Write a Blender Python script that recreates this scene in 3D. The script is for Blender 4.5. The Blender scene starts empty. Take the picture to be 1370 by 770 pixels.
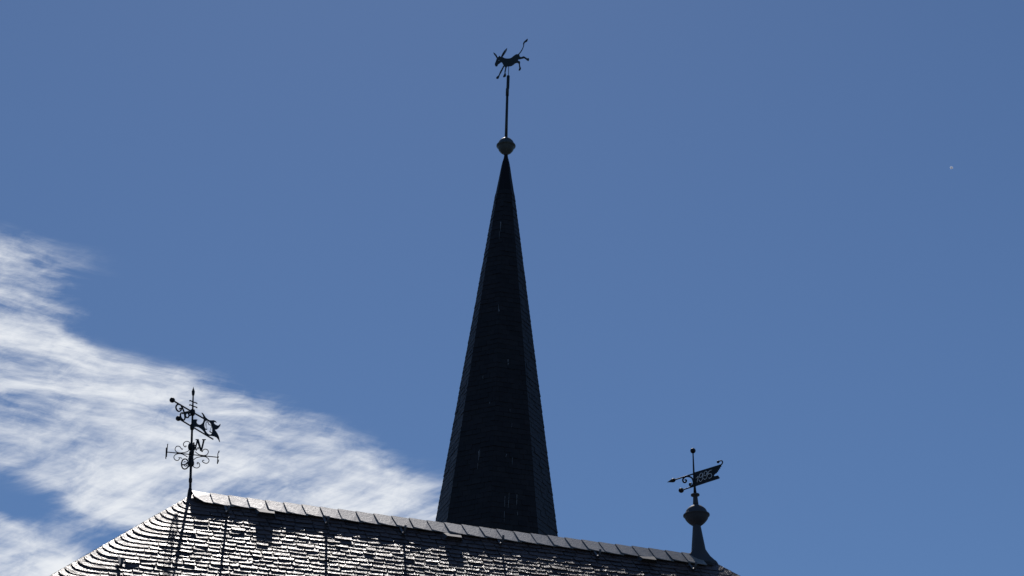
import bpy, bmesh, math, random
from mathutils import Vector as V, Matrix

random.seed(7)
R = math.radians
sc = bpy.context.scene
col = sc.collection

# ------------------------------------------------------------------ camera
PITCH = R(26.5)
FPX = 3235.0                     # focal length in photo pixels (1370 wide)
CAM = V((0, 0, 1.6))
cd = bpy.data.cameras.new('camera')
cam = bpy.data.objects.new('camera', cd)
col.objects.link(cam)
cd.sensor_width = 36
cd.lens = FPX * 36 / 1370
cd.clip_start = 0.1
cd.clip_end = 12000
cam.location = CAM
cam.rotation_euler = (R(90) + PITCH, 0, 0)
sc.camera = cam

# ------------------------------------------------------------------ sun + sky + exposure
SUN_EL, SUN_AZ = R(46.5), R(-4.5)          # azimuth from +Y, positive towards +X
SUN_DIR = V((math.sin(SUN_AZ) * math.cos(SUN_EL), math.cos(SUN_AZ) * math.cos(SUN_EL), math.sin(SUN_EL)))
sd = bpy.data.lights.new('sun', 'SUN')
sd.energy = 2.0
sd.angle = R(0.53)
sd.color = (1.0, 0.94, 0.89)
sun = bpy.data.objects.new('sun', sd)
col.objects.link(sun)
sun.rotation_euler = (-SUN_DIR).to_track_quat('-Z', 'Y').to_euler()
sun.location = (0, 0, 60)

sc.view_settings.view_transform = 'Standard'
sc.view_settings.look = 'None'
sc.view_settings.gamma = 1.0
sc.view_settings.use_curve_mapping = False
sc.view_settings.exposure = 0.0
SKY_STRENGTH = 0.061

FWD = V((0, math.cos(PITCH), math.sin(PITCH)))
UPV = V((0, -math.sin(PITCH), math.cos(PITCH)))


def ray(px, py):
    return FWD + V((1, 0, 0)) * ((px - 685) / FPX) + UPV * ((385 - py) / FPX)


def at_y(px, py, y):
    d = ray(px, py)
    return CAM + d * (y / d.y)


def on_plane(px, py, p0, n):
    d = ray(px, py)
    return CAM + d * ((p0 - CAM).dot(n) / d.dot(n))


def azel(px, py):
    d = ray(px, py).normalized()
    return math.atan2(d.x, d.y), math.asin(d.z)


world = bpy.data.worlds.new('World')
sc.world = world
world.use_nodes = True
nt = world.node_tree
nt.nodes.clear()
N = nt.nodes.new
Lk = nt.links.new


def mathn(op, a, b=None, c=None, clamp=False):
    n = N('ShaderNodeMath')
    n.operation = op
    n.use_clamp = clamp
    for i, v in enumerate((a, b, c)):
        if v is None:
            continue
        if isinstance(v, (int, float)):
            n.inputs[i].default_value = v
        else:
            Lk(v, n.inputs[i])
    return n.outputs[0]


def build_world():
    sky = N('ShaderNodeTexSky')
    sky.sky_type = 'NISHITA'
    sky.sun_disc = False
    sky.sun_elevation = SUN_EL
    sky.sun_rotation = SUN_AZ
    sky.altitude = 300
    sky.air_density = 1.0
    sky.dust_density = 0.12
    sky.ozone_density = 9.0
    tc = N('ShaderNodeTexCoord')
    sp = N('ShaderNodeSeparateXYZ')
    Lk(tc.outputs['Generated'], sp.inputs[0])
    az = mathn('MULTIPLY', mathn('ARCTAN2', sp.outputs[0], sp.outputs[1]), 1000)
    el = mathn('MULTIPLY', mathn('ARCSINE', sp.outputs[2]), 1000)
    cb = N('ShaderNodeCombineXYZ')
    Lk(az, cb.inputs[0])
    Lk(el, cb.inputs[1])
    q = cb.outputs[0]                       # azimuth / elevation of the sky in milliradians
    K = 1000 / FPX

    # large slow warp so the edges of the cirrus are not smooth
    wn = N('ShaderNodeTexNoise')
    wn.inputs['Scale'].default_value = 0.03
    wn.inputs['Detail'].default_value = 1.5
    Lk(q, wn.inputs['Vector'])
    ws = N('ShaderNodeVectorMath'); ws.operation = 'SUBTRACT'
    Lk(wn.outputs['Color'], ws.inputs[0]); ws.inputs[1].default_value = (.5, .5, .5)
    wm = N('ShaderNodeVectorMath'); wm.operation = 'MULTIPLY'
    Lk(ws.outputs[0], wm.inputs[0]); wm.inputs[1].default_value = (18, 5, 0)
    wa = N('ShaderNodeVectorMath'); wa.operation = 'ADD'
    Lk(q, wa.inputs[0]); Lk(wm.outputs[0], wa.inputs[1])
    qw = wa.outputs[0]

    blobs = [  # photo px centre, half sizes px, descent angle deg, amount
        (-10, 395, 190, 90, 5, .78), (30, 335, 140, 40, -4, .28), (-30, 450, 150, 60, 3, .3),
        (-40, 500, 190, 95, 5, .8), (80, 540, 270, 90, 10, .8),
        (170, 590, 260, 110, 14, .75), (20, 575, 180, 75, 5, .55),
        (390, 630, 270, 95, 19, .84), (525, 655, 150, 60, 18, .6), (320, 555, 170, 50, 14, .2), (10, 470, 120, 50, 3, .3),
        (160, 650, 170, 80, 8, .6), (300, 690, 200, 70, 14, .4),
        (-20, 790, 230, 120, 18, 2.0), (-420, 480, 420, 190, 4, .95), (-380, 760, 420, 170, 8, 1.0), (-900, 560, 600, 260, 2, .9), (180, 860, 330, 80, 14, .8), (40, 670, 75, 34, 12, -.5), (230, 535, 190, 45, 7, .4), (120, 665, 110, 60, 10, .4),
        (110, 447, 90, 22, 4, -.25),
    ]
    tot = None
    for (x, y, sx, sy, ang, amt) in blobs:
        a, e = azel(x, y)
        mp = N('ShaderNodeMapping')
        mp.vector_type = 'TEXTURE'
        mp.inputs['Location'].default_value = (a * 1000, e * 1000, 0)
        mp.inputs['Rotation'].default_value = (0, 0, R(-ang))
        mp.inputs['Scale'].default_value = (sx * K, sy * K, 1)
        Lk(qw, mp.inputs['Vector'])
        ln = N('ShaderNodeVectorMath'); ln.operation = 'LENGTH'
        Lk(mp.outputs[0], ln.inputs[0])
        mr = N('ShaderNodeMapRange')
        mr.interpolation_type = 'SMOOTHERSTEP'
        mr.inputs['From Min'].default_value = 1.42
        mr.inputs['From Max'].default_value = 0.1
        mr.inputs['To Min'].default_value = 0
        mr.inputs['To Max'].default_value = amt
        Lk(ln.outputs['Value'], mr.inputs['Value'])
        tot = mr.outputs[0] if tot is None else mathn('ADD', tot, mr.outputs[0])
    dens = mathn('MINIMUM', mathn('MAXIMUM', tot, 0), 1.06)

    def streak(ang, lx, ly, detail, rough, dist, seed):
        mp = N('ShaderNodeMapping')
        mp.vector_type = 'TEXTURE'
        mp.inputs['Rotation'].default_value = (0, 0, R(-ang))
        mp.inputs['Scale'].default_value = (lx * K, ly * K, 1)
        mp.inputs['Location'].default_value = (seed, seed * 1.7, 0)
        Lk(qw, mp.inputs['Vector'])
        n = N('ShaderNodeTexNoise')
        n.inputs['Scale'].default_value = 1
        n.inputs['Detail'].default_value = detail
        n.inputs['Roughness'].default_value = rough
        n.inputs['Distortion'].default_value = dist
        Lk(mp.outputs[0], n.inputs['Vector'])
        return n.outputs['Fac']
    n1a = streak(4, 230, 34, 9, .62, .25, 31)
    n1b = streak(-24, 190, 44, 8, .58, .15, 19)
    lowm = N('ShaderNodeMapRange'); lowm.interpolation_type = 'SMOOTHSTEP'
    lowm.inputs['From Min'].default_value = azel(150, 520)[1] * 1000
    lowm.inputs['From Max'].default_value = azel(150, 670)[1] * 1000
    Lk(el, lowm.inputs['Value'])
    n1 = mathn('ADD', n1a, mathn('MULTIPLY', mathn('SUBTRACT', n1b, n1a), lowm.outputs[0]))
    n2 = streak(-14, 46, 20, 9, .66, .35, 77)
    n3 = streak(14, 300, 110, 4, .5, .3, 11)
    n4 = streak(10, 90, 9, 6, .58, .1, 53)
    nn = mathn('ADD', mathn('ADD', mathn('MULTIPLY', n1, 1.7), mathn('MULTIPLY', n2, .65)), mathn('ADD', mathn('MULTIPLY', n3, .9), mathn('MULTIPLY', n4, .28)))
    nn = mathn('SUBTRACT', nn, 1.82)
    v = mathn('ADD', dens, mathn('MULTIPLY', nn, 1.65))
    # no cloud at all where there is no density
    gate = N('ShaderNodeMapRange'); gate.interpolation_type = 'SMOOTHSTEP'
    gate.inputs['From Min'].default_value = 0.0
    gate.inputs['From Max'].default_value = 0.85
    Lk(dens, gate.inputs['Value'])
    al = N('ShaderNodeMapRange'); al.interpolation_type = 'SMOOTHSTEP'
    al.inputs['From Min'].default_value = 0.06
    al.inputs['From Max'].default_value = 1.70
    al.inputs['To Max'].default_value = 0.97
    Lk(v, al.inputs['Value'])
    alpha = mathn('MULTIPLY', al.outputs[0], gate.outputs[0], clamp=True)
    mx = N('ShaderNodeMix'); mx.data_type = 'RGBA'
    Lk(alpha, mx.inputs[0])
    Lk(sky.outputs[0], mx.inputs[6])
    c = .90 / SKY_STRENGTH
    mx.inputs[7].default_value = (c * .95, c * .98, c * 1.02, 1)
    bg = N('ShaderNodeBackground')
    bg.inputs['Strength'].default_value = SKY_STRENGTH
    Lk(mx.outputs[2], bg.inputs['Color'])
    out = N('ShaderNodeOutputWorld')
    Lk(bg.outputs[0], out.inputs['Surface'])


build_world()


# ------------------------------------------------------------------ materials
def material(name, base, rough=.5, metal=0, spec=.5, var=0.0, vscale=6, bump=0.0, bscale=40, island=0.0, rvar=0.0, bdist=.004):
    m = bpy.data.materials.new(name)
    m.use_nodes = True
    t = m.node_tree
    b = t.nodes['Principled BSDF']
    b.inputs['Base Color'].default_value = (*base, 1)
    b.inputs['Roughness'].default_value = rough
    b.inputs['Metallic'].default_value = metal
    b.inputs['Specular IOR Level'].default_value = spec
    tc = t.nodes.new('ShaderNodeTexCoord')

    def noise(scale, detail=6, rgh=.6):
        n = t.nodes.new('ShaderNodeTexNoise')
        n.inputs['Scale'].default_value = scale
        n.inputs['Detail'].default_value = detail
        n.inputs['Roughness'].default_value = rgh
        t.links.new(tc.outputs['Object'], n.inputs['Vector'])
        return n

    def m2(op, a, bb):
        n = t.nodes.new('ShaderNodeMath')
        n.operation = op
        for i, v in enumerate((a, bb)):
            if isinstance(v, (int, float)):
                n.inputs[i].default_value = v
            else:
                t.links.new(v, n.inputs[i])
        return n.outputs[0]
    isl = None
    if island:
        g = t.nodes.new('ShaderNodeNewGeometry')
        isl = g.outputs['Random Per Island']
    if var or island:
        n = noise(vscale)
        f = m2('MULTIPLY', m2('SUBTRACT', n.outputs['Fac'], .5), var * 2.4)
        if isl:
            f = m2('ADD', f, m2('MULTIPLY', m2('SUBTRACT', isl, .5), island * 2))
        f = m2('ADD', f, 1.0)
        vm = t.nodes.new('ShaderNodeVectorMath')
        vm.operation = 'SCALE'
        vm.inputs[0].default_value = base
        t.links.new(f, vm.inputs['Scale'])
        t.links.new(vm.outputs[0], b.inputs['Base Color'])
    if rvar:
        n = noise(vscale * 2.3, 5)
        f = m2('MULTIPLY', m2('SUBTRACT', n.outputs['Fac'], .5), rvar * 3)
        if isl:
            f = m2('ADD', f, m2('MULTIPLY', m2('SUBTRACT', isl, .5), rvar))
        t.links.new(m2('ADD', f, rough), b.inputs['Roughness'])
    if bump:
        n = noise(bscale, 8, .65)
        bp = t.nodes.new('ShaderNodeBump')
        bp.inputs['Strength'].default_value = bump
        bp.inputs['Distance'].default_value = bdist
        t.links.new(n.outputs['Fac'], bp.inputs['Height'])
        t.links.new(bp.outputs[0], b.inputs['Normal'])
    return m


M_SLATE = material('roof slate', (.080, .056, .049), .36, spec=.16, var=.35, vscale=3, bump=1.0, bscale=15, island=.35, rvar=.12, bdist=.016)
M_CAP = material('ridge slate', (.26, .25, .235), .47, spec=.5, var=.25, vscale=5, bump=.45, bscale=26, island=.22, rvar=.07, bdist=.008)
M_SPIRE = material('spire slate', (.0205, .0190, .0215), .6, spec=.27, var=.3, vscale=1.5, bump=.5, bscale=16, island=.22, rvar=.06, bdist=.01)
M_DECK = material('roof boarding', (.03, .026, .022), .9)
M_IRON = material('black wrought iron', (.010, .010, .012), .5, spec=.35, var=.3, vscale=20, bump=.25, bscale=90, bdist=.002)
M_LEAD = material('weathered lead', (.058, .062, .072), .65, metal=.0, var=.25, vscale=5, bump=.2, bscale=30)
M_DARKLEAD = material('dark lead', (.011, .011, .014), .6, metal=.0, spec=.2, var=.25, vscale=4, bump=.2, bscale=30)
M_COPPER = material('patinated ball metal', (.075, .088, .088), .5, metal=.2, var=.3, vscale=4, bump=.25, bscale=24)
M_ZINC = material('zinc', (.13, .13, .14), .6, metal=.1, var=.15, vscale=9)
M_DONK = material('dark painted sheet metal', (.018, .028, .032), .5, var=.25, vscale=7)
M_WHITE = material('white paint', (.80, .80, .80), .5)
M_LIME = material('lime streak', (.26, .27, .29), .8, var=.3, vscale=18)
M_PLASTER = material('pale plaster', (.48, .45, .39), .9, var=.12, vscale=1.2, bump=.2, bscale=30)
M_STONE = material('rubble stone', (.26, .23, .19), .9, var=.3, vscale=2.2, bump=.5, bscale=6, bdist=.03)
M_GROUND = material('gravel and paving', (.07, .068, .062), .95, var=.35, vscale=.25, bump=.4, bscale=3)


# ------------------------------------------------------------------ helpers
def tag(o, label=None, cat=None, group=None, kind=None):
    for k, v in (('label', label), ('category', cat), ('group', group), ('kind', kind)):
        if v:
            o[k] = v
    return o


def empty(name, loc):
    o = bpy.data.objects.new(name, None)
    col.objects.link(o)
    o.location = loc
    o.empty_display_size = .2
    return o


class MB:
    def __init__(self):
        self.v = []
        self.f = []
        self.smooth = []

    def add(self, vs, fs, smooth=False):
        o = len(self.v)
        self.v += [tuple(x) for x in vs]
        self.f += [tuple(i + o for i in f) for f in fs]
        self.smooth += [smooth] * len(fs)
        return self

    def build(self, name, mat, parent=None, origin=None, recalc=True):
        org = V((0, 0, 0))
        if parent is not None:
            p = parent
            while p is not None:
                org += p.location
                p = p.parent
        elif origin is not None:
            org = V(origin)
        me = bpy.data.meshes.new(name)
        me.from_pydata([(x - org.x, y - org.y, z - org.z) for x, y, z in self.v], [], self.f)
        me.materials.append(mat)
        me.polygons.foreach_set('use_smooth', self.smooth)
        if recalc:
            bm = bmesh.new()
            bm.from_mesh(me)
            bmesh.ops.recalc_face_normals(bm, faces=bm.faces)
            bm.to_mesh(me)
            bm.free()
        o = bpy.data.objects.new(name, me)
        col.objects.link(o)
        if parent is not None:
            o.parent = parent
        elif origin is not None:
            o.location = origin
        return o

    def tube(self, pts, rad, n=8, caps=True):
        pts = [V(p) for p in pts]
        if isinstance(rad, (int, float)):
            rad = [rad] * len(pts)
        vs = []
        prev = None
        for i, p in enumerate(pts):
            t = (pts[min(i + 1, len(pts) - 1)] - pts[max(i - 1, 0)]).normalized()
            if prev is None:
                a = V((0, 0, 1)) if abs(t.z) < .9 else V((1, 0, 0))
                x = t.cross(a).normalized()
            else:
                x = (prev - t * prev.dot(t)).normalized()
            prev = x
            y = t.cross(x)
            for k in range(n):
                an = 2 * math.pi * k / n
                vs.append(p + (x * math.cos(an) + y * math.sin(an)) * rad[i])
        fs = []
        for i in range(len(pts) - 1):
            for k in range(n):
                k2 = (k + 1) % n
                fs.append((i * n + k, i * n + k2, (i + 1) * n + k2, (i + 1) * n + k))
        if caps:
            fs.append(tuple(range(n - 1, -1, -1)))
            fs.append(tuple((len(pts) - 1) * n + k for k in range(n)))
        return self.add(vs, fs, True)

    def lathe(self, centres, rad, n=24, ref=None):
        """rings of the given radii round the (nearly straight) axis through centres"""
        ax = (V(centres[-1]) - V(centres[0])).normalized()
        x = ax.cross(V((0, 1, 0))).normalized()
        y = ax.cross(x)
        vs = []
        for c, r in zip(centres, rad):
            for k in range(n):
                an = 2 * math.pi * k / n
                vs.append(V(c) + (x * math.cos(an) + y * math.sin(an)) * r)
        fs = []
        for i in range(len(centres) - 1):
            for k in range(n):
                k2 = (k + 1) % n
                fs.append((i * n + k, i * n + k2, (i + 1) * n + k2, (i + 1) * n + k))
        fs.append(tuple(range(n - 1, -1, -1)))
        fs.append(tuple((len(centres) - 1) * n + k for k in range(n)))
        return self.add(vs, fs, True)

    def ball(self, c, r, squash=1.0, n=20):
        c = V(c)
        cs, rs = [], []
        for i in range(n // 2 + 1):
            a = -math.pi / 2 + math.pi * i / (n // 2)
            cs.append(c + V((0, 0, math.sin(a) * r * squash)))
            rs.append(max(math.cos(a) * r, r * .02))
        return self.lathe(cs, rs, n)

    def box(self, o, ex, ey, ez):
        o, ex, ey, ez = V(o), V(ex), V(ey), V(ez)
        vs = [o, o + ex, o + ex + ey, o + ey, o + ez, o + ex + ez, o + ex + ey + ez, o + ey + ez]
        return self.add(vs, [(0, 3, 2, 1), (4, 5, 6, 7), (0, 1, 5, 4), (1, 2, 6, 5), (2, 3, 7, 6), (3, 0, 4, 7)])

    def sheet(self, outline, thick, holes=()):
        """flat cut-out: 3-D outline points lying in one plane, given a thickness"""
        P = [V(p) for p in outline]
        nrm = V((0, 0, 0))
        for i in range(len(P)):
            a, b = P[i], P[(i + 1) % len(P)]
            nrm += (a - P[0]).cross(b - P[0])
        nrm.normalize()
        x = (P[1] - P[0]).normalized()
        x = (x - nrm * x.dot(nrm)).normalized()
        y = nrm.cross(x)
        o = P[0]
        cu = bpy.data.curves.new('tmp', 'CURVE')
        cu.dimensions = '2D'
        cu.fill_mode = 'BOTH'
        cu.extrude = thick / 2
        S = 40.0
        for loop in [P] + [[V(p) for p in h] for h in holes]:
            s = cu.splines.new('POLY')
            s.points.add(len(loop) - 1)
            s.use_cyclic_u = True
            for pt, p in zip(s.points, loop):
                d = p - o
                pt.co = (d.dot(x) * S, d.dot(y) * S, 0, 1)
        cu.extrude = thick / 2 * S
        ob = bpy.data.objects.new('tmp', cu)
        col.objects.link(ob)
        dg = bpy.context.evaluated_depsgraph_get()
        me = bpy.data.meshes.new_from_object(ob.evaluated_get(dg))
        vs = [o + (x * v.co.x + y * v.co.y + nrm * v.co.z) / S for v in me.vertices]
        fs = [tuple(p.vertices) for p in me.polygons]
        bpy.data.objects.remove(ob)
        bpy.data.curves.remove(cu)
        bpy.data.meshes.remove(me)
        return self.add(vs, fs)


def smooth_path(pts, n=5, closed=False):
    """Catmull-Rom through 2-D or 3-D tuples"""
    out = []
    L = len(pts)
    rng = range(L) if closed else range(L - 1)
    for i in rng:
        if closed:
            p0, p1, p2, p3 = (pts[(i + k) % L] for k in (-1, 0, 1, 2))
        else:
            p0, p1, p2, p3 = pts[max(i - 1, 0)], pts[i], pts[i + 1], pts[min(i + 2, L - 1)]
        for k in range(n):
            t = k / n
            out.append(tuple(.5 * (2 * b + (c - a) * t + (2 * a - 5 * b + 4 * c - d) * t * t + (3 * b - a - 3 * c + d) * t ** 3)
                             for a, b, c, d in zip(p0, p1, p2, p3)))
    if not closed:
        out.append(tuple(pts[-1]))
    return out


# ------------------------------------------------------------------ ground
g = MB()
g.add([(-4000, -4000, 0), (4000, -4000, 0), (4000, 4000, 0), (-4000, 4000, 0)], [(0, 1, 2, 3)])
tag(g.build('ground', M_GROUND), kind='structure')

# ------------------------------------------------------------------ slate-roofed house
A = at_y(258, 661, 33.5)                              # left end of the ridge
d_ = ray(945, 747)
B = CAM + d_ * ((A.z - CAM.z) / d_.z)                 # right end of the ridge
RD = (B - A).normalized()
RL = (B - A).length
HF = V((RD.y, -RD.x, 0))                              # horizontal, out of the front slope
UPZ = V((0, 0, 1))
S_F, S_L, S_R = R(44.5), R(45.6), R(44.6)             # slopes: front/back, left end, right end
SLOPE_LEN = 5.0

# four slopes: origin, u (along the courses), v (down the slope), w (normal), left/right bounds
SL = {}
for nm, o, u, h, s, kl, kr, ln in (
        ('front', A, RD, HF, S_F, math.sin(S_F) / math.tan(S_L), math.sin(S_F) / math.tan(S_R), RL),
        ('back', B, -RD, -HF, S_F, math.sin(S_F) / math.tan(S_R), math.sin(S_F) / math.tan(S_L), RL),
        ('left', A, -HF, -RD, S_L, math.sin(S_L) / math.tan(S_F), math.sin(S_L) / math.tan(S_F), 0),
        ('right', B, HF, RD, S_R, math.sin(S_R) / math.tan(S_F), math.sin(S_R) / math.tan(S_F), 0)):
    vv = h * math.cos(s) - UPZ * math.sin(s)
    ww = h * math.sin(s) + UPZ * math.cos(s)
    if nm in ('left', 'right'):
        u = V((-h.y, h.x, 0))
    else:
        u = V(u)
    SL[nm] = (V(o), u, vv, ww, kl, kr, ln, s)
# u must run so that (u, v) spans the slope left to right seen from outside
for k in ('front', 'back', 'left', 'right'):
    o, u, vv, ww, kl, kr, ln, s = SL[k]
    if u.cross(vv).dot(ww) > 0:
        pass


def roof_pt(face, u, v, w=0):
    o, uu, vv, ww = SL[face][:4]
    return o + uu * u + vv * v + ww * w


DROP = SLOPE_LEN * math.sin(S_F)
EAVE_Z = A.z - DROP


def corner(face, side):
    o, uu, vv, ww, kl, kr, ln, s = SL[face]
    v = DROP / math.sin(s)
    return o + vv * v + uu * ((-kl * v) if side < 0 else (ln + kr * v))


house = empty('slate_roofed_house', V(((A + B) / 2).xy.to_3d()))
tag(house, 'house with a hipped roof of glinting grey slates in front of the spire', 'house')

# walls
c = [corner('front', -1), corner('front', 1), corner('back', -1), corner('back', 1)]
cen = sum(c, V()) / 4
ins = []
for p in c:
    d = (cen - p)
    d.z = 0
    ins.append(p + d.normalized() * .75)
wb = MB()
vs = [V((p.x, p.y, 0)) for p in ins] + [V((p.x, p.y, EAVE_Z + .25)) for p in ins]
wb.add(vs, [(i, (i + 1) % 4, 4 + (i + 1) % 4, 4 + i) for i in range(4)])
wb.build('wall', M_PLASTER, house)

# boarding under the slates (a closed shell)
dk = MB()
e = [corner('front', -1), corner('front', 1), corner('back', -1), corner('back', 1)]
dz = V((0, 0, -.004))
P = [A + dz, B + dz] + [x + dz for x in e]
dk.add(P, [(0, 1, 3, 2), (1, 4, 3), (1, 0, 5, 4), (0, 2, 5), (2, 3, 4, 5)])
deck = dk.build('roof_boarding', M_DECK, house)

EXPO = .142          # visible height of a course
WL, WT = .024, .003  # height of lower / upper edge above the boarding


def add_slate(mb, face, low, up_v, wl, wt, th, clampL, clampR):
    """one slate: lower edge is a polyline of (u, v); upper edge up_v higher up the slope"""
    n = len(low)
    top_l = []
    top_u = []
    bot = []
    for i, (u, v) in enumerate(low):
        vu = max(v - up_v, 0.0)
        uu = min(max(u, clampL(vu)), clampR(vu))
        k = i / (n - 1)
        w = wl[0] * (1 - k) + wl[1] * k
        top_l.append(roof_pt(face, u, v, w))
        bot.append(roof_pt(face, u, v, w - th))
        top_u.append(roof_pt(face, uu, vu, wt))
    vs = top_l + top_u + bot
    fs = []
    for i in range(n - 1):
        fs.append((i, i + 1, n + i + 1, n + i))
        fs.append((i, 2 * n + i, 2 * n + i + 1, i + 1))
    fs.append((0, n, 2 * n))
    fs.append((n - 1, 3 * n - 1, 2 * n - 1))
    mb.add(vs, fs)


def slates(face, mb, rnd, start=.18):
    o, uu, vv, ww, kl, kr, ln, s = SL[face]
    vmax = DROP / math.sin(s)
    RC = .20
    i = 0
    v0 = start
    while v0 < vmax + .04:
        ve = max(v0 - RC, 0)
        uL = -kl * ve
        uR = ln + kr * ve
        cl = lambda v: -kl * v
        cr = lambda v: ln + kr * v
        width = uR - uL
        flatL, flatR = uL + RC, uR - RC
        hipw = .30 + rnd.uniform(-.05, .09)
        hipw2 = .30 + rnd.uniform(-.05, .09)
        if flatR - flatL > .9:
            wl = WL + rnd.uniform(-.003, .004)
            arc = [(flatL - RC * math.sin(a), v0 - RC * (1 - math.cos(a))) for a in [R(90 * t / 7) for t in range(7, -1, -1)]]
            low = arc + [(flatL + hipw * .5, v0 + .003), (flatL + hipw - .03, v0), (flatL + hipw - .004, v0 - .02)]
            add_slate(mb, face, low, .30, (.013, wl - .002), WT, .006, cl, cr)
            arc = [(flatR + RC * math.sin(a), v0 - RC * (1 - math.cos(a))) for a in [R(90 * t / 7) for t in range(0, 8)]]
            low = [(flatR - hipw2 + .004, v0 - .005), (flatR - hipw2 * .5, v0 + .003)] + arc
            add_slate(mb, face, low, .30, (wl - .002, .013), WT, .006, cl, cr)
            x = flatL + hipw
            xe = flatR - hipw2
        else:
            x, xe = uL + .01, uR - .01
        lim = 0
        while x < xe - .01 and lim < 400:
            lim += 1
            w = rnd.choice((.16, .19, .22, .26)) + rnd.uniform(-.02, .02)
            if xe - (x + w) < .12:
                w = xe - x
            jv = rnd.uniform(-.012, .012)
            sk = rnd.uniform(-.008, .008)
            g0, g1 = x + .007, x + w - .007
            r = rnd.uniform(.018, .036)
            # old German slate cut: rounded heel on the right, small notch on the left
            low = [(g0, v0 + jv - sk - .004), (g0 + .012, v0 + jv - sk), (g0 + w * .35, v0 + jv + rnd.uniform(-.004, .003)),
                   (g1 - r * 1.6, v0 + jv + sk), (g1 - r * .5, v0 + jv + sk - r * .22), (g1, v0 + jv + sk - r)]
            wl = WL + rnd.gauss(0, .0017)
            tw = rnd.gauss(0, .0020)
            if rnd.random() < .05:
                wl += rnd.uniform(.003, .009)
            add_slate(mb, face, low, .26, (wl + tw, wl - tw), WT, rnd.uniform(.006, .010), cl, cr)
            x += w
        v0 += EXPO * rnd.uniform(.95, 1.05)
        i += 1


rs = MB()
rnd = random.Random(11)
for fc in ('front', 'back', 'left', 'right'):
    slates(fc, rs, rnd)
# uncoursed starter row right under the ridge so that no boarding shows
roof = rs.build('slate_roof', M_SLATE, house, recalc=False)

# ridge capping slates (one course standing proud along the ridge)
rc = MB()
CW = .282
ncap = int(RL / CW)
for i in range(ncap + 1):
    u0 = -.02 + i * CW
    u1 = u0 + CW + .03
    if u0 > RL - .18:
        break
    jv = random.uniform(-.012, .012)
    jt = random.uniform(-.008, .008)
    lw = .055 + random.uniform(-.004, .005)
    kk = random.uniform(-.012, .012)
    t = .011
    lowv = .355 + jv
    pts = [(u0, -.06 + jt, .036), (u1, -.06 + jt, .022), (u1 + kk, lowv, lw - .012), (u1 * .45 + u0 * .55, lowv + .012, lw), (u0 + .03 + kk, lowv + .004, lw + .001), (u0 + kk, lowv - .03, lw + .003)]
    if i == 0:
        pts[4] = (u0 + .13, lowv + .004, lw)
        pts[5] = (u0 + .01, lowv - .16, lw)
    vs = [roof_pt('front', a, b, w) for a, b, w in pts] + [roof_pt('front', a, b, w - t) for a, b, w in pts]
    n = len(pts)
    rc.add(vs, [tuple(range(n)), tuple(range(2 * n - 1, n - 1, -1))] + [(k, n + k, n + (k + 1) % n, (k + 1) % n) for k in range(n)])
# bedding under the capping and a matching course on the far slope
rc.build('ridge_capping', M_CAP, house)
bk = MB()
for i in range(ncap + 1):
    u0 = i * CW
    u1 = min(u0 + CW + .02, RL)
    pts = [(u0, .0, .020), (u1, .0, .012), (u1, .34, .034), (u0, .34, .040)]
    vs = [roof_pt('back', a, b, w) for a, b, w in pts] + [roof_pt('back', a, b, w - .011) for a, b, w in pts]
    bk.add(vs, [(0, 1, 2, 3), (7, 6, 5, 4)] + [(k, 4 + k, 4 + (k + 1) % 4, (k + 1) % 4) for k in range(4)])
bk.build('rear_ridge_capping', M_CAP, house)
bd = MB()
bd.add([roof_pt('front', 0.02, -.035, 0.0), roof_pt('front', RL, -.035, 0.0), roof_pt('front', RL, .30, .018), roof_pt('front', .02, .30, .018),
        roof_pt('front', 0.02, -.035, .026), roof_pt('front', RL, -.035, .026), roof_pt('front', RL, .30, .030), roof_pt('front', .02, .30, .030)],
       [(0, 3, 2, 1), (4, 5, 6, 7), (0, 1, 5, 4), (1, 2, 6, 5), (2, 3, 7, 6), (3, 0, 4, 7)])
bd.build('ridge_board', M_DECK, house)


def roof_uv(px, py):
    o, uu, vv, ww = SL['front'][:4]
    p = on_plane(px, py, o, ww) - o
    return p.dot(uu), p.dot(vv)


# ridge vents: slate-covered wedges with an open dark mouth
for (px, py) in ((352, 680), (601, 712), (860, 742)):
    u, v = roof_uv(px, py)
    hw, hw2 = .155, .115
    v += .26
    vb, vf, hh = v - .10, v + .05, .075
    th = .012
    ve = MB()
    f = lambda a, b, w: roof_pt('front', a, b, w)
    # sloping lid
    ve.add([f(u - hw, vb - .12, .03), f(u + hw, vb - .12, .03), f(u + hw2, vf, hh), f(u - hw2, vf, hh),
            f(u - hw, vb - .12, .03 - th), f(u + hw, vb - .12, .03 - th), f(u + hw2, vf, hh - th), f(u - hw2, vf, hh - th)],
           [(0, 1, 2, 3), (7, 6, 5, 4), (0, 4, 5, 1), (1, 5, 6, 2), (2, 6, 7, 3), (3, 7, 4, 0)])
    # cheeks and recessed back
    for sgn in (-1, 1):
        a0, a1 = u + sgn * hw, u + sgn * (hw2 - .004)
        ve.add([f(a0, vb - .10, .018), f(a0, vf - .01, .012), f(a1, vf - .01, hh - th - .002), f(a0 - sgn * .01, vb - .10, .018), f(a0 - sgn * .012, vf - .01, .012), f(a1 - sgn * .012, vf - .01, hh - th - .002)],
               [(0, 1, 2), (5, 4, 3), (0, 3, 4, 1), (1, 4, 5, 2), (2, 5, 3, 0)])
    ve.add([f(u - hw + .012, vf - .03, .01), f(u + hw - .012, vf - .03, .01), f(u + hw2 - .012, vf - .03, hh - th - .012), f(u - hw2 + .012, vf - .03, hh - th - .012)], [(0, 1, 2, 3)])
    ve.build('roof_vent', M_LEAD, house)

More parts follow.
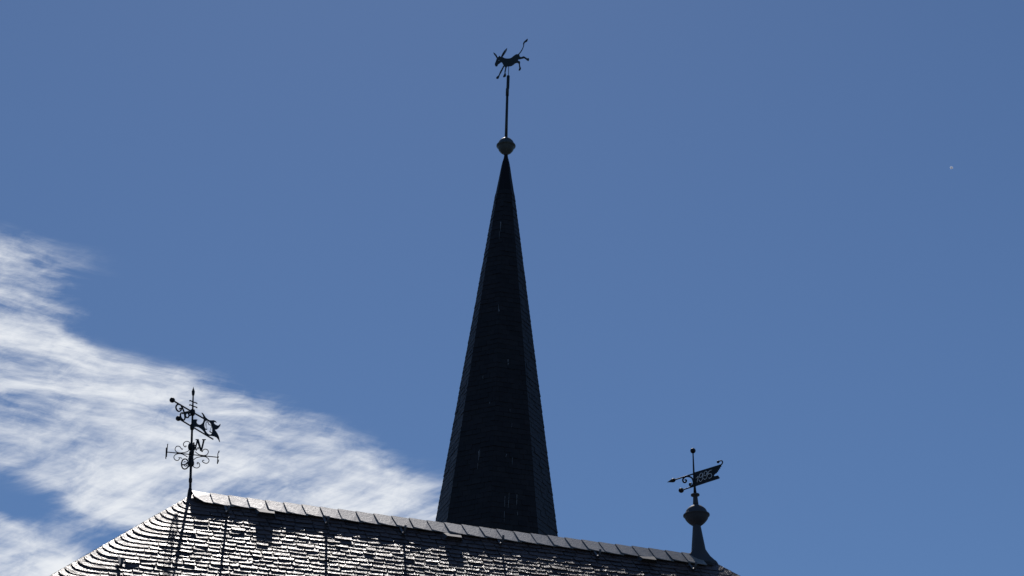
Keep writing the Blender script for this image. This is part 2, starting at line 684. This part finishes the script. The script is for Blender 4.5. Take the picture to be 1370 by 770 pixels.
# roof hooks: a flat zinc strap on the slates with an upturned end
for (px, py, hgt) in ((299.5, 676, .16), (431, 691, .17), (533, 704, .18), (662.5, 718, .19), (791.5, 735, .17), (918.5, 752, .17), (158, 746, .15)):
    u, v = roof_uv(px, py)
    hk = MB()
    f = lambda b, w: roof_pt('front', u, b, w)
    uu, vv, ww = SL['front'][1:4]
    v += .22
    hk.box(f(v - .20, .030) - uu * .018, uu * .036, vv * .31, ww * .007)
    hk.tube([f(v + .10, .040), f(v + .14, .05), f(v + .155, .08), f(v + .15, hgt - .03), f(v + .13, hgt)], .019, 8)
    hk.build('roof_hook', M_ZINC, house)

# eaves gutter
gt = MB()
ring = [corner('front', -1), corner('front', 1), corner('back', -1), corner('back', 1)]
out = []
for p in ring:
    d = p - cen
    d.z = 0
    out.append(p + d.normalized() * .12 + V((0, 0, -.06)))
for i in range(4):
    gt.tube([out[i], out[(i + 1) % 4]], .065, 10)
gt.build('gutter', M_ZINC, house)

# ------------------------------------------------------------------ church with its spire
SY = 65.0
church = None
sb, st = at_y(662.6, 705, SY), at_y(677, 206, SY)
PXS = (at_y(700, 705, SY) - at_y(600, 705, SY)).x / 100            # metres per photo px at the foot
axis = st - sb


def spire_c(py):
    t = (at_y(670, py, SY).z - sb.z) / (st.z - sb.z)
    p = sb + axis * t
    p.y = SY
    return p


def mpp(py):
    return (at_y(700, py, SY) - at_y(600, py, SY)).x / 100


def spire_r(py):
    return .5 * (164.5 - .31 * (705 - py)) * mpp(py)


ctop, cbot = spire_c(258), spire_c(905)
rtop, rbot = spire_r(258) - .02, spire_r(905) - .02
VA = R(-90 - 3.5)


def sp_pt(k, t, off=0.0):
    """corner k of the octagon at fraction t down the slated part"""
    c = ctop.lerp(cbot, t)
    r = rtop + (rbot - rtop) * t + off
    a = VA + k * math.pi / 4
    return c + V((math.cos(a) * r, math.sin(a) * r, 0))


church = empty('church_tower', V((cbot.x, SY, 0)))
tag(church, 'slim eight-sided church spire clad in dark slate rising behind the roof', 'church')
# core
core = MB()
vs = [sp_pt(k, 0, -.03) for k in range(8)] + [sp_pt(k, 1, -.03) for k in range(8)]
core.add(vs, [(k, (k + 1) % 8, 8 + (k + 1) % 8, 8 + k) for k in range(8)] + [tuple(range(7, -1, -1)), tuple(range(8, 16))])
core.build('spire_boarding', M_DECK, church)

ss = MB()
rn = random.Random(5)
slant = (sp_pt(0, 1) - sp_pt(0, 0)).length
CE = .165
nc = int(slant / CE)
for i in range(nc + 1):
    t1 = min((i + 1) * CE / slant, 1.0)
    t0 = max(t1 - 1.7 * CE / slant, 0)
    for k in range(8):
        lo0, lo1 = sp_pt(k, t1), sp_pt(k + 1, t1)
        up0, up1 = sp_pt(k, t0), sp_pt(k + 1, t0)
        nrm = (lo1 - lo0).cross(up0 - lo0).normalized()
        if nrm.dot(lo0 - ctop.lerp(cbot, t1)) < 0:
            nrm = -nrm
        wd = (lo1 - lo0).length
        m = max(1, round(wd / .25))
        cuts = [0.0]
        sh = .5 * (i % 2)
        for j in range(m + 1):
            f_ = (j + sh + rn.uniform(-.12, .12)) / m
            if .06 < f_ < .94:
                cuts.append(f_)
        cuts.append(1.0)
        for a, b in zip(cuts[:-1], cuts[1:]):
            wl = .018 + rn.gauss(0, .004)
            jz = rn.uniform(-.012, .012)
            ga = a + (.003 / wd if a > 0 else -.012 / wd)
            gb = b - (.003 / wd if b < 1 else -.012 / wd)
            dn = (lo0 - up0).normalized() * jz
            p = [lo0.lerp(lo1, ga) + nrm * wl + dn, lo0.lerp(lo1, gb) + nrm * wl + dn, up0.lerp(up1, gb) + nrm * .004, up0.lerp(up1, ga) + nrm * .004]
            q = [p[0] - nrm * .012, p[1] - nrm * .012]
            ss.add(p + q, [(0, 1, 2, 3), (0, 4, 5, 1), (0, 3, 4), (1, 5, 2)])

# metal cap at the tip
cp = MB()
prof = [(264, 12.9), (258, 12.3), (250, 10.9), (240, 9.0), (225, 6.4), (217, 4.8), (211, 3.0), (206, 2.2), (202, 2.2)]
prof_c = [spire_c(y) for y, r in prof]
vs = []
for (y, r), c_ in zip(prof, prof_c):
    for k in range(8):
        a = VA + k * math.pi / 4
        vs.append(c_ + V((math.cos(a), math.sin(a), 0)) * r * mpp(y))
fs = [(i * 8 + k, i * 8 + (k + 1) % 8, (i + 1) * 8 + (k + 1) % 8, (i + 1) * 8 + k) for i in range(len(prof) - 1) for k in range(8)]
cp.add(vs, fs + [tuple(range(8)), tuple(range((len(prof) - 1) * 8, len(prof) * 8))])
cp.build('spire_cap', M_DARKLEAD, church)

# bird lime streaks on the slates
n_slate = len(ss.f)
lm = ss
for (px, y0, y1, w) in ((670.5, 297, 310, .8), (669, 310, 320, .6), (668, 408, 417, .8), (679.5, 481, 485, 1.3), (679.5, 486, 489, 1.1), (647, 503, 508, .6),
                        (656, 538, 541, .6), (641, 604, 616, .9), (642.5, 602, 612, .6), (640, 620, 628, .6), (684.5, 566, 572, .5), (677, 608, 612, .6), (685, 612, 622, .5),
                        (675, 664, 678, .6), (680.5, 660, 668, .7), (680, 669, 680, .6), (691, 662, 676, .8), (692, 685, 690, .6), (674.5, 684, 698, .5), (682, 548, 551, .6)):
    def on_spire(x, y):
        best = None
        d = ray(x, y)
        for k in (-1, 0):
            a, b, c_ = sp_pt(k, 1), sp_pt(k + 1, 1), sp_pt(k, 0)
            n_ = (b - a).cross(c_ - a).normalized()
            s_ = (a - CAM).dot(n_) / d.dot(n_)
            if best is None or s_ > best[0]:
                best = (s_, n_ if n_.y < 0 else -n_)
        return CAM + d * best[0] + best[1] * .032
    seg = max(2, int((y1 - y0) / 4))
    prev = None
    vs = []
    for i in range(seg + 1):
        y = y0 + (y1 - y0) * i / seg
        ww_ = w * .5 * random.uniform(.45, 1.1) * (1 - .5 * i / seg)
        x = px - .35 * (i / seg) + random.uniform(-.2, .2)
        vs += [on_spire(x - ww_, y), on_spire(x + ww_, y)]
    lm.add(vs, [(2 * i, 2 * i + 1, 2 * i + 3, 2 * i + 2) for i in range(seg)])
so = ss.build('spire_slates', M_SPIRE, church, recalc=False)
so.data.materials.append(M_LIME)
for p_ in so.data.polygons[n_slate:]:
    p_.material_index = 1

# tower under the spire
tw = MB()
hw = rbot * .86
cz = cbot.z
vs = [V((cbot.x + a * hw, SY + b * hw, z)) for z in (0, cz - .02) for a, b in ((-1, -1), (1, -1), (1, 1), (-1, 1))]
tw.add(vs, [(0, 1, 5, 4), (1, 2, 6, 5), (2, 3, 7, 6), (3, 0, 4, 7), (4, 5, 6, 7)])
tw.build('tower_wall', M_STONE, church)

# ------------------------------------------------------------------ donkey weathervane on the spire
FN = V((0, 1, 0))
dv_base = spire_c(207)
dv = empty('donkey_weathervane', dv_base)
tag(dv, 'dark metal donkey bucking on a tall rod above a round ball on the spire tip', 'weathervane')
p7 = lambda x, y: (655 + x / 5.14, 90 + y / 5.14)
mm = mpp(195)
bl = MB()
prof = [(603, 13), (597, 15), (592, 24), (582, 38), (568, 50), (552, 56), (546, 60), (543, 66), (536, 66), (533, 60), (527, 57), (512, 50), (498, 36), (489, 22), (484, 12), (478, 10)]
cs = [at_y(*p7(113 + (540 - y) * .02, y), SY) for y, r in prof]
bl.lathe(cs, [r / 5.14 * mm for y, r in prof], 40)
bl.build('ball', M_COPPER, dv)
pl = MB()
pp = [(113.5, 492, 10.5), (117, 350, 9.5), (121.5, 192, 9.0)]
pl.tube([at_y(*p7(x, y), SY) for x, y, r in pp], [r / 5.14 * mpp(140) for x, y, r in pp], 14)
pl.build('pole', M_DONK, dv)
pl = MB()
pp = [(121.5, 193, 11), (122.5, 150, 11), (125.5, 140, 10.6), (128.5, 58, 10.6)]
pl.tube([at_y(*p7(x, y), SY) for x, y, r in pp], [r / 5.14 * mpp(110) for x, y, r in pp], 14)
pl.build('swivel_sleeve', M_DONK, dv)
pd = lambda x, y: at_y(645 + x / 10.27, 40 + y / 10.27, SY)
pl = MB()
pl.tube([pd(362, 640), pd(365, 480)], .45 * mpp(90), 10)
pl.build('spindle', M_DONK, dv)
body = [(174, 466), (178, 484), (188, 496), (202, 496), (213, 488), (220, 470), (240, 456), (262, 440), (275, 447), (287, 470), (296, 488),
        (285, 502), (267, 538), (247, 573), (233, 608), (224, 625), (200, 645), (193, 660), (207, 668), (226, 662), (236, 640), (244, 615), (262, 585), (282, 547), (299, 512), (309, 500),
        (316, 506), (314, 540), (307, 570), (307, 597), (291, 630), (290, 645), (310, 643), (328, 630), (327, 606), (321, 586), (327, 555), (334, 522), (346, 499),
        (370, 496), (400, 492), (430, 475), (455, 455), (480, 448), (497, 455), (504, 472), (507, 500), (511, 520), (502, 548), (511, 556), (530, 541), (535, 525), (526, 505), (520, 470), (523, 437), (503, 426), (490, 412), (496, 403),
        (530, 396), (560, 389), (578, 385), (600, 400), (616, 413), (638, 422), (646, 402), (640, 388), (620, 390), (600, 378), (570, 362), (545, 372), (522, 369), (513, 347),
        (512, 331), (541, 293), (564, 248), (577, 212), (580, 186), (592, 168), (617, 155), (627, 133), (622, 120), (602, 138), (578, 158), (563, 185), (566, 212), (554, 248), (530, 291), (496, 331),
        (478, 333), (455, 341), (425, 364), (392, 387), (350, 393), (310, 388), (282, 372), (268, 364), (252, 368), (238, 354), (230, 366), (216, 376), (204, 388), (194, 412), (186, 438)]
dk = MB()
eye = [(232 + 6 * math.cos(a * .7854), 416 + 7 * math.sin(a * .7854)) for a in range(8)]
dk.sheet([pd(*p) for p in smooth_path(body, 3, True)], .035, [[pd(*p) for p in eye]])
earR = [(258, 372), (268, 345), (285, 312), (308, 280), (345, 246), (337, 282), (318, 315), (296, 348), (274, 376)]
earRh = [(276, 352), (290, 320), (308, 295), (330, 270), (322, 292), (306, 322), (288, 350)]
earL = [(198, 382), (182, 355), (166, 335), (153, 308), (178, 322), (198, 342), (210, 366), (216, 382)]
earLh = [(196, 366), (182, 348), (170, 327), (184, 335), (196, 350), (203, 366)]
dk.sheet([pd(*p) for p in earR], .030, [[pd(*p) for p in earRh]])
dk.sheet([pd(*p) for p in earL], .030, [[pd(*p) for p in earLh]])
dk.tube([pd(274, 360), pd(310, 300), pd(318, 290)], .012, 6)
dk.tube([pd(290, 345), pd(302, 318), pd(296, 312)], .010, 6)
dk.tube([pd(204, 372), pd(188, 347), pd(184, 340)], .012, 6)
dk.build('donkey', M_DONK, dv)

# ------------------------------------------------------------------ wrought-iron weathervane on the left ridge end
WY = 33.52
wbase = at_y(254.3, 662, WY)
wv = empty('wrought_iron_weathervane', wbase)
tag(wv, 'black wrought iron weathervane with compass letters, scrolls and a ring of scales', 'weathervane')
MW = (at_y(300, 600, WY) - at_y(200, 600, WY)).x / 100


def pole_px(py):
    return 258.7 + (254.3 - 258.7) * (py - 520) / (657 - 520)


def pole_at(py):
    return at_y(pole_px(py), py, WY)


po = MB()
po.tube([at_y(254.3, 664, WY), pole_at(645), pole_at(600), pole_at(560), pole_at(530)], [1.9 * MW, 1.75 * MW, 1.6 * MW, 1.35 * MW, 1.0 * MW], 12)
po.build('pole', M_IRON, wv)
po = MB()
po.lathe([pole_at(y) for y in (646, 644, 640.5, 638.5)], [1.75 * MW, 2.35 * MW, 2.35 * MW, 1.7 * MW], 14)
po.lathe([pole_at(y) for y in (668, 660, 655, 652)], [4.2 * MW, 3.4 * MW, 2.6 * MW, 1.75 * MW], 14)
po.build('socket', M_IRON, wv)
ti = MB()
ti.lathe([pole_at(y) for y in (529.5, 528, 526.3, 523.5, 521, 519.5, 517)], [r * MW for r in (1.0, 1.7, 2.0, 2.2, 1.3, .7, .1)], 12)
ti.build('spear_tip', M_IRON, wv)

# the vane itself turns about the pole: it points away to the right
VPSI = R(56)
vdir = V((math.cos(VPSI), math.sin(VPSI), 0))
vn = V((-vdir.y, vdir.x, 0))
vq = pole_at(560)
v5 = lambda x, y: on_plane(220 + x / 11, 520 + y / 11, vq, vn)
v2 = lambda x, y: on_plane(255 + x / 14, 540 + y / 14, vq, vn)
v1 = lambda x, y: on_plane(225 + x / 17.1, 515 + y / 17.1, vq, vn)
va = empty('wind_vane', (0, 0, 0))
va.parent = wv
rd = MB()
rd.tube([v5(115, 165), v5(420, 345), v5(600, 448)], 1.1 * MW, 10)
rd.build('upper_rod', M_IRON, va)
rd = MB()
rd.tube([v5(205, 435), v5(412, 560), v5(715, 740)], 1.05 * MW, 10)
rd.build('lower_rod', M_IRON, va)
for (x, y, r) in ((115, 165, 3.75), (205, 435, 3.7)):
    b_ = MB()
    b_.ball(v5(x, y), r * MW, .95)
    b_.build('counterweight_ball', M_IRON, va)
for y, r in ((551.5, 3.5), (571, 2.9)):
    hb = MB()
    hb.lathe([pole_at(y + dy) for dy in (4.2, 3.2, 1, -1, -3.2, -4.2)], [r * k * MW for k in (.55, .85, 1, 1, .85, .55)], 16)
    hb.build('hub', M_IRON, va)
sr = MB()
for path in ([v1(*p) for p in ((330, 490), (270, 445), (225, 438), (190, 465), (178, 515), (200, 570), (240, 598), (285, 580), (300, 545), (275, 530), (262, 545))],
             [v1(*p) for p in ((300, 480), (340, 550), (372, 650), (385, 740))] + [v5(*p) for p in ((303, 430), (285, 458), (255, 440), (236, 400), (240, 365), (262, 350), (275, 368))],
             [v5(335 + 27 * math.cos(a * .6), 388 + 34 * math.sin(a * .6)) for a in range(0, 11)],
             [v5(376 + 16 * math.cos(a * .6), 370 + 20 * math.sin(a * .6)) for a in range(0, 11)],
             [v5(300, 350), v5(340, 335), v5(420, 348)]):
    sr.tube(smooth_path([tuple(p) for p in path], 4), 1.1 * MW, 8)
sr.build('scroll', M_IRON, va)
# flag plate with a round opening
plate = [(50, 292), (100, 290), (128, 299), (113, 318), (108, 345), (120, 372), (150, 390), (185, 390), (215, 370), (238, 340), (249, 300), (246, 265), (235, 215), (215, 182), (205, 168), (224, 172), (246, 200), (276, 250), (320, 290), (348, 306),
         (385, 309), (430, 307), (466, 325), (486, 352), (452, 336), (434, 350), (442, 375), (470, 395), (500, 407), (530, 401), (558, 374), (547, 420), (520, 455), (490, 480), (450, 489), (470, 510), (502, 560), (527, 615), (546, 716), (520, 665), (490, 630), (450, 611), (400, 602), (350, 600),
         (304, 582), (272, 556), (250, 520), (225, 490), (190, 460), (150, 437), (110, 430), (75, 437), (50, 440)]
hole = [(333 + 82 * math.cos(a), 445 + 44 * math.cos(a) + 122 * math.sin(a)) for a in [2 * math.pi * i / 40 for i in range(40)]]
pt_ = MB()
pt_.sheet([v2(*p) for p in plate], .012, [[v2(*p) for p in hole]])
pt_.build('flag_plate', M_IRON, va)
sl_ = MB()
for pts, r in (([(318, 312), (330, 350), (345, 398)], .5), ([(288, 352), (300, 334), (322, 345), (345, 388), (372, 398), (395, 404)], .5),
               ([(288, 348), (264, 452)], .28), ([(290, 348), (306, 474)], .28), ([(394, 404), (364, 512)], .28), ([(396, 406), (408, 532)], .28)):
    sl_.tube([v2(*p) for p in pts], r * MW, 6)
for pts in ([(252, 446), (282, 470), (310, 474), (300, 488), (272, 480)], [(354, 506), (380, 530), (408, 532), (398, 546), (370, 536)]):
    sl_.sheet([v2(*p) for p in pts], .016)
sl_.build('scales_emblem', M_IRON, va)
cr_ = MB()
for y, x0, x1, y0, y1 in ((0, 492, 660, 350, 420), (0, 488, 660, 447, 516)):
    cr_.tube([v1(x0, y0 + 14), v1(x0 + 6, y0), v1(577, (y0 + y1) / 2), v1(x1 - 6, y1 - 8), v1(x1, y1 + 10)], .85 * MW, 8)
cr_.build('crossbar', M_IRON, va)

# compass cross
cq = pole_at(607)
EPSI = R(15.5)
edir = V((math.cos(EPSI), math.sin(EPSI), 0))
en = V((-edir.y, edir.x, 0))
c6 = lambda x, y: on_plane(215 + x / 9.62, 575 + y / 9.62, cq, en)
c3 = lambda x, y: on_plane(225 + x / 15.4, 580 + y / 15.4, cq, en)
c4 = lambda x, y: on_plane(250 + x / 15.4, 580 + y / 15.4, cq, en)
comp = empty('compass_cross', (0, 0, 0))
comp.parent = wv
curves = [
    [c3(*p) for p in ((445, 325), (400, 365), (330, 386), (250, 392), (185, 380), (150, 350), (143, 310), (165, 268), (205, 254), (245, 270), (268, 305), (290, 322), (300, 306))],
    [c3(*p) for p in ((470, 240), (455, 200), (430, 170), (385, 155), (340, 172), (314, 210), (325, 250), (350, 272), (372, 256), (358, 244))],
    [c3(*p) for p in ((400, 480), (320, 432), (260, 412), (190, 415), (140, 440), (118, 480), (130, 522), (165, 548), (203, 548), (228, 522), (236, 495), (214, 494))],
    [c3(*p) for p in ((228, 498), (262, 494), (284, 512))],
    [c4(*p) for p in ((170, 370), (235, 420), (300, 440), (370, 446), (412, 430), (440, 390), (436, 345), (400, 320), (360, 320), (330, 345), (316, 372), (298, 352))],
    [c4(*p) for p in ((190, 350), (212, 300), (236, 284), (240, 308), (222, 322))],
    [c4(*p) for p in ((130, 550), (180, 502), (250, 480), (330, 470), (400, 482), (446, 520), (456, 560), (430, 600), (390, 608), (345, 592), (318, 566), (340, 545), (358, 552))],
    [c4(*p) for p in ((100, 620), (120, 655), (150, 690), (200, 705), (245, 690), (268, 650), (250, 608), (222, 590), (210, 612), (234, 626))],
]
cen_c = V(cq)
ndir = V((edir.y, -edir.x, 0))                   # the arm that comes towards the camera
AW = (c6(75, 285) - cen_c).dot(edir)
AE = (c6(740, 350) - cen_c).dot(edir)
zc = c6(395, 316).z
arm = MB()
arm.tube([cen_c + edir * AW + V((0, 0, zc - cen_c.z)), cen_c + edir * AE + V((0, 0, zc - cen_c.z))], .72 * MW, 8)
LN = abs(AE) * .93
arm.tube([cen_c - ndir * LN + V((0, 0, zc - cen_c.z)), cen_c + ndir * LN + V((0, 0, zc - cen_c.z))], .6 * MW, 8)
arm.build('compass_arm', M_IRON, comp)
sc_ = MB()
for cv in curves:
    pts = smooth_path([tuple(p) for p in cv], 5)
    sc_.tube(pts, .58 * MW, 6)
    pn = []
    for p in pts:
        d = V(p) - cen_c
        a = d.dot(edir)
        pn.append(cen_c + ndir * a * .95 + V((0, 0, d.z)))
    sc_.tube(pn, .7 * MW, 6)
for (p, q) in ((c3(185, 398), c3(310, 410)), (c4(265, 448), c4(400, 464))):
    sc_.tube([p, p.lerp(q, .3), p.lerp(q, .7), q], [.5 * MW, 1.1 * MW, 1.1 * MW, .5 * MW], 8)
    for s_ in (1, -1):
        pass
    dp = [cen_c + ndir * ((x - cen_c).dot(edir)) + V((0, 0, (x - cen_c).z)) for x in (p, q)]
    sc_.tube([dp[0], dp[0].lerp(dp[1], .3), dp[0].lerp(dp[1], .7), dp[1]], [.6 * MW, 2.0 * MW, 2.0 * MW, .6 * MW], 8)
sc_.build('scrollwork', M_IRON, comp)
bs = MB()
for y, r in ((597.5, 4.8), (606, 3.0), (613, 3.2), (619.5, 4.3)):
    bs.lathe([pole_at(y + dy) for dy in (r, r * .8, r * .3, -r * .3, -r * .8, -r)], [r * k * MW for k in (.45, .8, 1, 1, .8, .45)], 16)
bs.build('boss', M_IRON, comp)


def letter(strokes, centre, du, size, rad):
    """strokes in a 1x1 box; built in the vertical plane of du"""
    m = MB()
    for s_ in strokes:
        pts = [tuple(centre + du * ((x - .5) * size * .8) + V((0, 0, (y - .5) * size))) for x, y in s_]
        m.tube(pts, rad, 6)
    return m


zoff = V((0, 0, zc - cen_c.z))
LT = .185
# N in front: strokes placed on its own plane, square to the arm
nq = cen_c + ndir * LN + zoff
f4 = lambda x, y: on_plane(249.3 + (279 + (x - 279) * 1.2) / 15.4, 580 + (222 + (y - 222) * 1.16) / 15.4, nq, ndir)
nm_ = MB()
nm_.sheet([f4(*p) for p in ((205, 128), (258, 128), (300, 285), (332, 142), (318, 142), (318, 128), (382, 128), (382, 142), (364, 142), (318, 336), (284, 336), (238, 190), (214, 300), (224, 300), (222, 314), (176, 314), (178, 300), (190, 300), (224, 142), (205, 142))], .014)
nm_.build('letter', M_IRON, comp)
sq = cen_c - ndir * LN + zoff
f3 = lambda x, y: on_plane(225 + x / 15.4, 580 + y / 15.4, sq, ndir)
lm_ = MB()
pts = [(402, 560), (380, 530), (345, 520), (305, 535), (282, 580), (276, 625), (284, 680), (310, 718), (350, 726), (390, 705), (412, 670)]
lm_.tube([f3(*p) for p in smooth_path(pts, 4)], .95 * MW, 8)
lm_.tube([f3(*p) for p in ((282, 636), (330, 640), (372, 622), (404, 580))], 1.0 * MW, 8)
lm_.tube([f3(*p) for p in ((318, 590), (340, 572), (362, 580))], .6 * MW, 8)
lm_.tube([f3(*p) for p in ((330, 660), (365, 668), (400, 640))], .7 * MW, 8)
lm_.build('letter', M_IRON, comp)
W_ = [[(0, 1), (.25, 0), (.5, .8), (.75, 0), (1, 1)], [(-.1, 1), (.12, 1)], [(.88, 1), (1.1, 1)]]
E_ = [[(.1, 0), (.1, 1)], [(.1, 1), (.9, 1), (.9, .85)], [(.1, .5), (.7, .5)], [(.1, 0), (.9, 0), (.9, .15)]]
letter(W_, cen_c + edir * AW + zoff, -ndir, LT, .62 * MW).build('letter', M_IRON, comp)
letter(E_, cen_c + edir * AE + zoff, ndir, LT * .9, .62 * MW).build('letter', M_IRON, comp)

# ------------------------------------------------------------------ banner weathervane on the right ridge end
BY = B.y + .0


def faxis(px_, py_):
    return at_y(px_, py_, BY)


MR = (at_y(980, 680, BY) - at_y(880, 680, BY)).x / 100
bbase = faxis(936, 749)
bv = empty('banner_weathervane', bbase)
tag(bv, 'dark banner weathervane dated 1995 on a leaded cone and ball at the far ridge end', 'weathervane')
r6 = lambda x, y: (905 + x / 7.7, 655 + y / 7.7)
# cone dressed with lead, its skirt lying on the roof
ct = faxis(*r6(209, 372))
cbm = faxis(*r6(228, 618))


def roof_z(x, y):
    z = 1e9
    for k in SL:
        o, uu, vv, ww = SL[k][:4]
        z = min(z, o.z - (ww.x * (x - o.x) + ww.y * (y - o.y)) / ww.z)
    return z


sk = MB()
n = 48
vs = []
rings = [(ct, 41 / 7.7 * MR), (cbm, 73 / 7.7 * MR)]
for c_, r_ in rings:
    for k in range(n):
        a = 2 * math.pi * k / n
        vs.append(c_ + V((math.cos(a) * r_, math.sin(a) * r_, 0)))
for rr, lift in ((84, .12), (104, .075), (122, .06), (122.5, .004)):
    for k in range(n):
        a = 2 * math.pi * k / n
        r_ = rr / 7.7 * MR
        x, y = cbm.x + math.cos(a) * r_, cbm.y + math.sin(a) * r_
        # the skirt reaches further down the hip to the right
        rt = max(0, V((math.cos(a), math.sin(a), 0)).dot((RD + HF * .3).normalized()))
        x += RD.x * rt * (r_ - 80 / 7.7 * MR) * 2.3
        y += RD.y * rt * (r_ - 80 / 7.7 * MR) * 2.3
        vs.append(V((x, y, min(roof_z(x, y) + lift, cbm.z - .02 * (rr - 73) / 15))))
sk.add(vs, [(i * n + k, i * n + (k + 1) % n, (i + 1) * n + (k + 1) % n, (i + 1) * n + k) for i in range(5) for k in range(n)], False)
sk.build('lead_cone', M_LEAD, bv)
bb = MB()
prof = [(374, 40), (368, 44), (356, 62), (338, 84), (318, 103), (298, 117), (280, 124), (272, 130), (268, 137), (258, 137), (253, 128), (247, 116), (230, 112), (210, 102), (190, 82), (172, 58), (162, 34), (158, 30)]
ax_x = lambda y: 193 + (y - 55) * .0625
bb.lathe([faxis(*r6(ax_x(y), y)) for y, r in prof], [r / 7.7 * MR for y, r in prof], 40)
bb.build('ball', M_LEAD, bv)
stt = MB()
prof = [(164, 30), (120, 27), (68, 23), (64, 30), (60, 45), (50, 46), (46, 44), (42, 26), (36, 18)]
stt.lathe([faxis(*r6(ax_x(y), y)) for y, r in prof], [r / 7.7 * MR for y, r in prof], 24)
stt.build('stem', M_LEAD, bv)
b5p = lambda x, y: (888 + x / 11, 595 + y / 11)
sp_ = MB()
pp = [(461, 712, 24), (455, 610, 17), (443, 440, 14), (438, 300, 12), (430, 95, 9)]
sp_.tube([faxis(*b5p(x, y)) for x, y, r in pp], [r / 11 * MR for x, y, r in pp], 14)
sp_.build('spike', M_IRON, bv)
tb = MB()
tb.ball(faxis(*b5p(430, 85)), 41 / 11 * MR, 1.0)
tb.build('top_ball', M_IRON, bv)
BPSI = R(-44)
bdir = V((math.cos(BPSI), math.sin(BPSI), 0))
bn = V((-bdir.y, bdir.x, 0))
bq = faxis(*b5p(448, 505))
b5 = lambda x, y: on_plane(*b5p(x, y), bq, bn)
ban = empty('banner_vane', (0, 0, 0))
ban.parent = bv
fl = MB()
outl = [(445, 408), (640, 349), (855, 282), (843, 300), (846, 318), (828, 326), (830, 345), (812, 352), (813, 370), (797, 376), (797, 394), (782, 398), (779, 414), (764, 418), (748, 432), (735, 448), (748, 462), (775, 455), (800, 450), (808, 466), (824, 484), (806, 496), (640, 549), (470, 606), (445, 606)]
fl.sheet([b5(*p) for p in outl], .016)
fl.build('banner', M_IRON, ban)
nu = MB()
off = bn * (-.013 if bn.dot(CAM - bq) < 0 else .013)
five = [[(716, 373), (690, 380), (668, 396)], [(676, 388), (664, 412), (664, 438), (684, 424), (706, 430), (716, 452), (706, 478), (686, 492), (668, 488)]]
nine = [(582, 436), (572, 418), (552, 422), (536, 446), (536, 474), (552, 484), (570, 468), (582, 436), (584, 470), (576, 512), (556, 538), (538, 536), (530, 520)]
strokes = [[(486, 492), (502, 482), (517, 462), (512, 500), (500, 550)], nine, [(x + 66, y - 27) for x, y in nine]] + five
for s_ in strokes:
    for sg in (1, -1):
        nu.tube([b5(*p) + off * sg for p in smooth_path(s_, 4)], .5 * MR, 6)
nu.build('year_numerals', M_WHITE, ban)
ro = MB()
ro.tube([b5(160, 513), b5(445, 423)], .95 * MR, 10)
ro.build('upper_rod', M_IRON, ban)
ro = MB()
ro.tube([b5(270, 664), b5(455, 603)], .9 * MR, 10)
ro.build('lower_rod', M_IRON, ban)
ah = MB()
ah.tube([b5(50, 549), b5(100, 533), b5(132, 523), b5(150, 517), b5(170, 510)], [.1 * MR, 1.7 * MR, 2.8 * MR, 2.7 * MR, 1.2 * MR], 12)
ah.build('arrowhead', M_IRON, ban)
cw_ = MB()
cw_.ball(b5(257, 668), 41 / 11 * MR, .93)
cw_.build('counterweight_ball', M_IRON, ban)
sw = MB()
for path, r in (([(438, 600), (437, 545), (418, 492), (378, 466), (332, 464), (292, 488), (281, 526), (302, 552), (328, 542), (332, 520), (314, 512)], 1.15), ([(436, 560), (428, 590), (405, 604), (383, 594), (382, 572), (398, 566), (404, 580)], 1.2)):
    sw.tube([b5(*p) for p in smooth_path(path, 4)], r * MR, 8)
sw.build('scroll', M_IRON, ban)
hk = MB()
hk.tube([b5(*p) for p in smooth_path([(838, 298), (856, 280), (866, 255), (858, 236), (838, 232), (815, 242)], 4)], .85 * MR, 8)
hk.ball(b5(800, 250), 1.9 * MR)
hk.build('tail_curl', M_IRON, ban)

# ------------------------------------------------------------------ a tuft of down drifting in the sky
fc_ = at_y(1273, 224, 20.0)
fb = MB()
rf = random.Random(3)
for i in range(110):
    d = V((rf.gauss(0, 1), rf.gauss(0, 1), rf.gauss(0, 1))).normalized()
    e_ = d.cross(V((rf.gauss(0, 1), rf.gauss(0, 1), rf.gauss(0, 1)))).normalized() * .0020
    l_ = rf.uniform(.008, .016)
    fb.add([fc_ + d * .001, fc_ + d * l_ + e_, fc_ + d * l_ - e_], [(0, 1, 2)])
m_ = material('white down', (.9, .9, .9), .9)
tr_ = m_.node_tree.nodes.new('ShaderNodeBsdfTranslucent')
tr_.inputs['Color'].default_value = (.95, .95, .95, 1)
m_.node_tree.links.new(tr_.outputs[0], m_.node_tree.nodes['Material Output'].inputs['Surface'])
fo = fb.build('seed_tuft', m_, origin=fc_)
tag(fo, 'tiny white seed tuft drifting alone in the blue sky at the upper right', 'seed tuft')
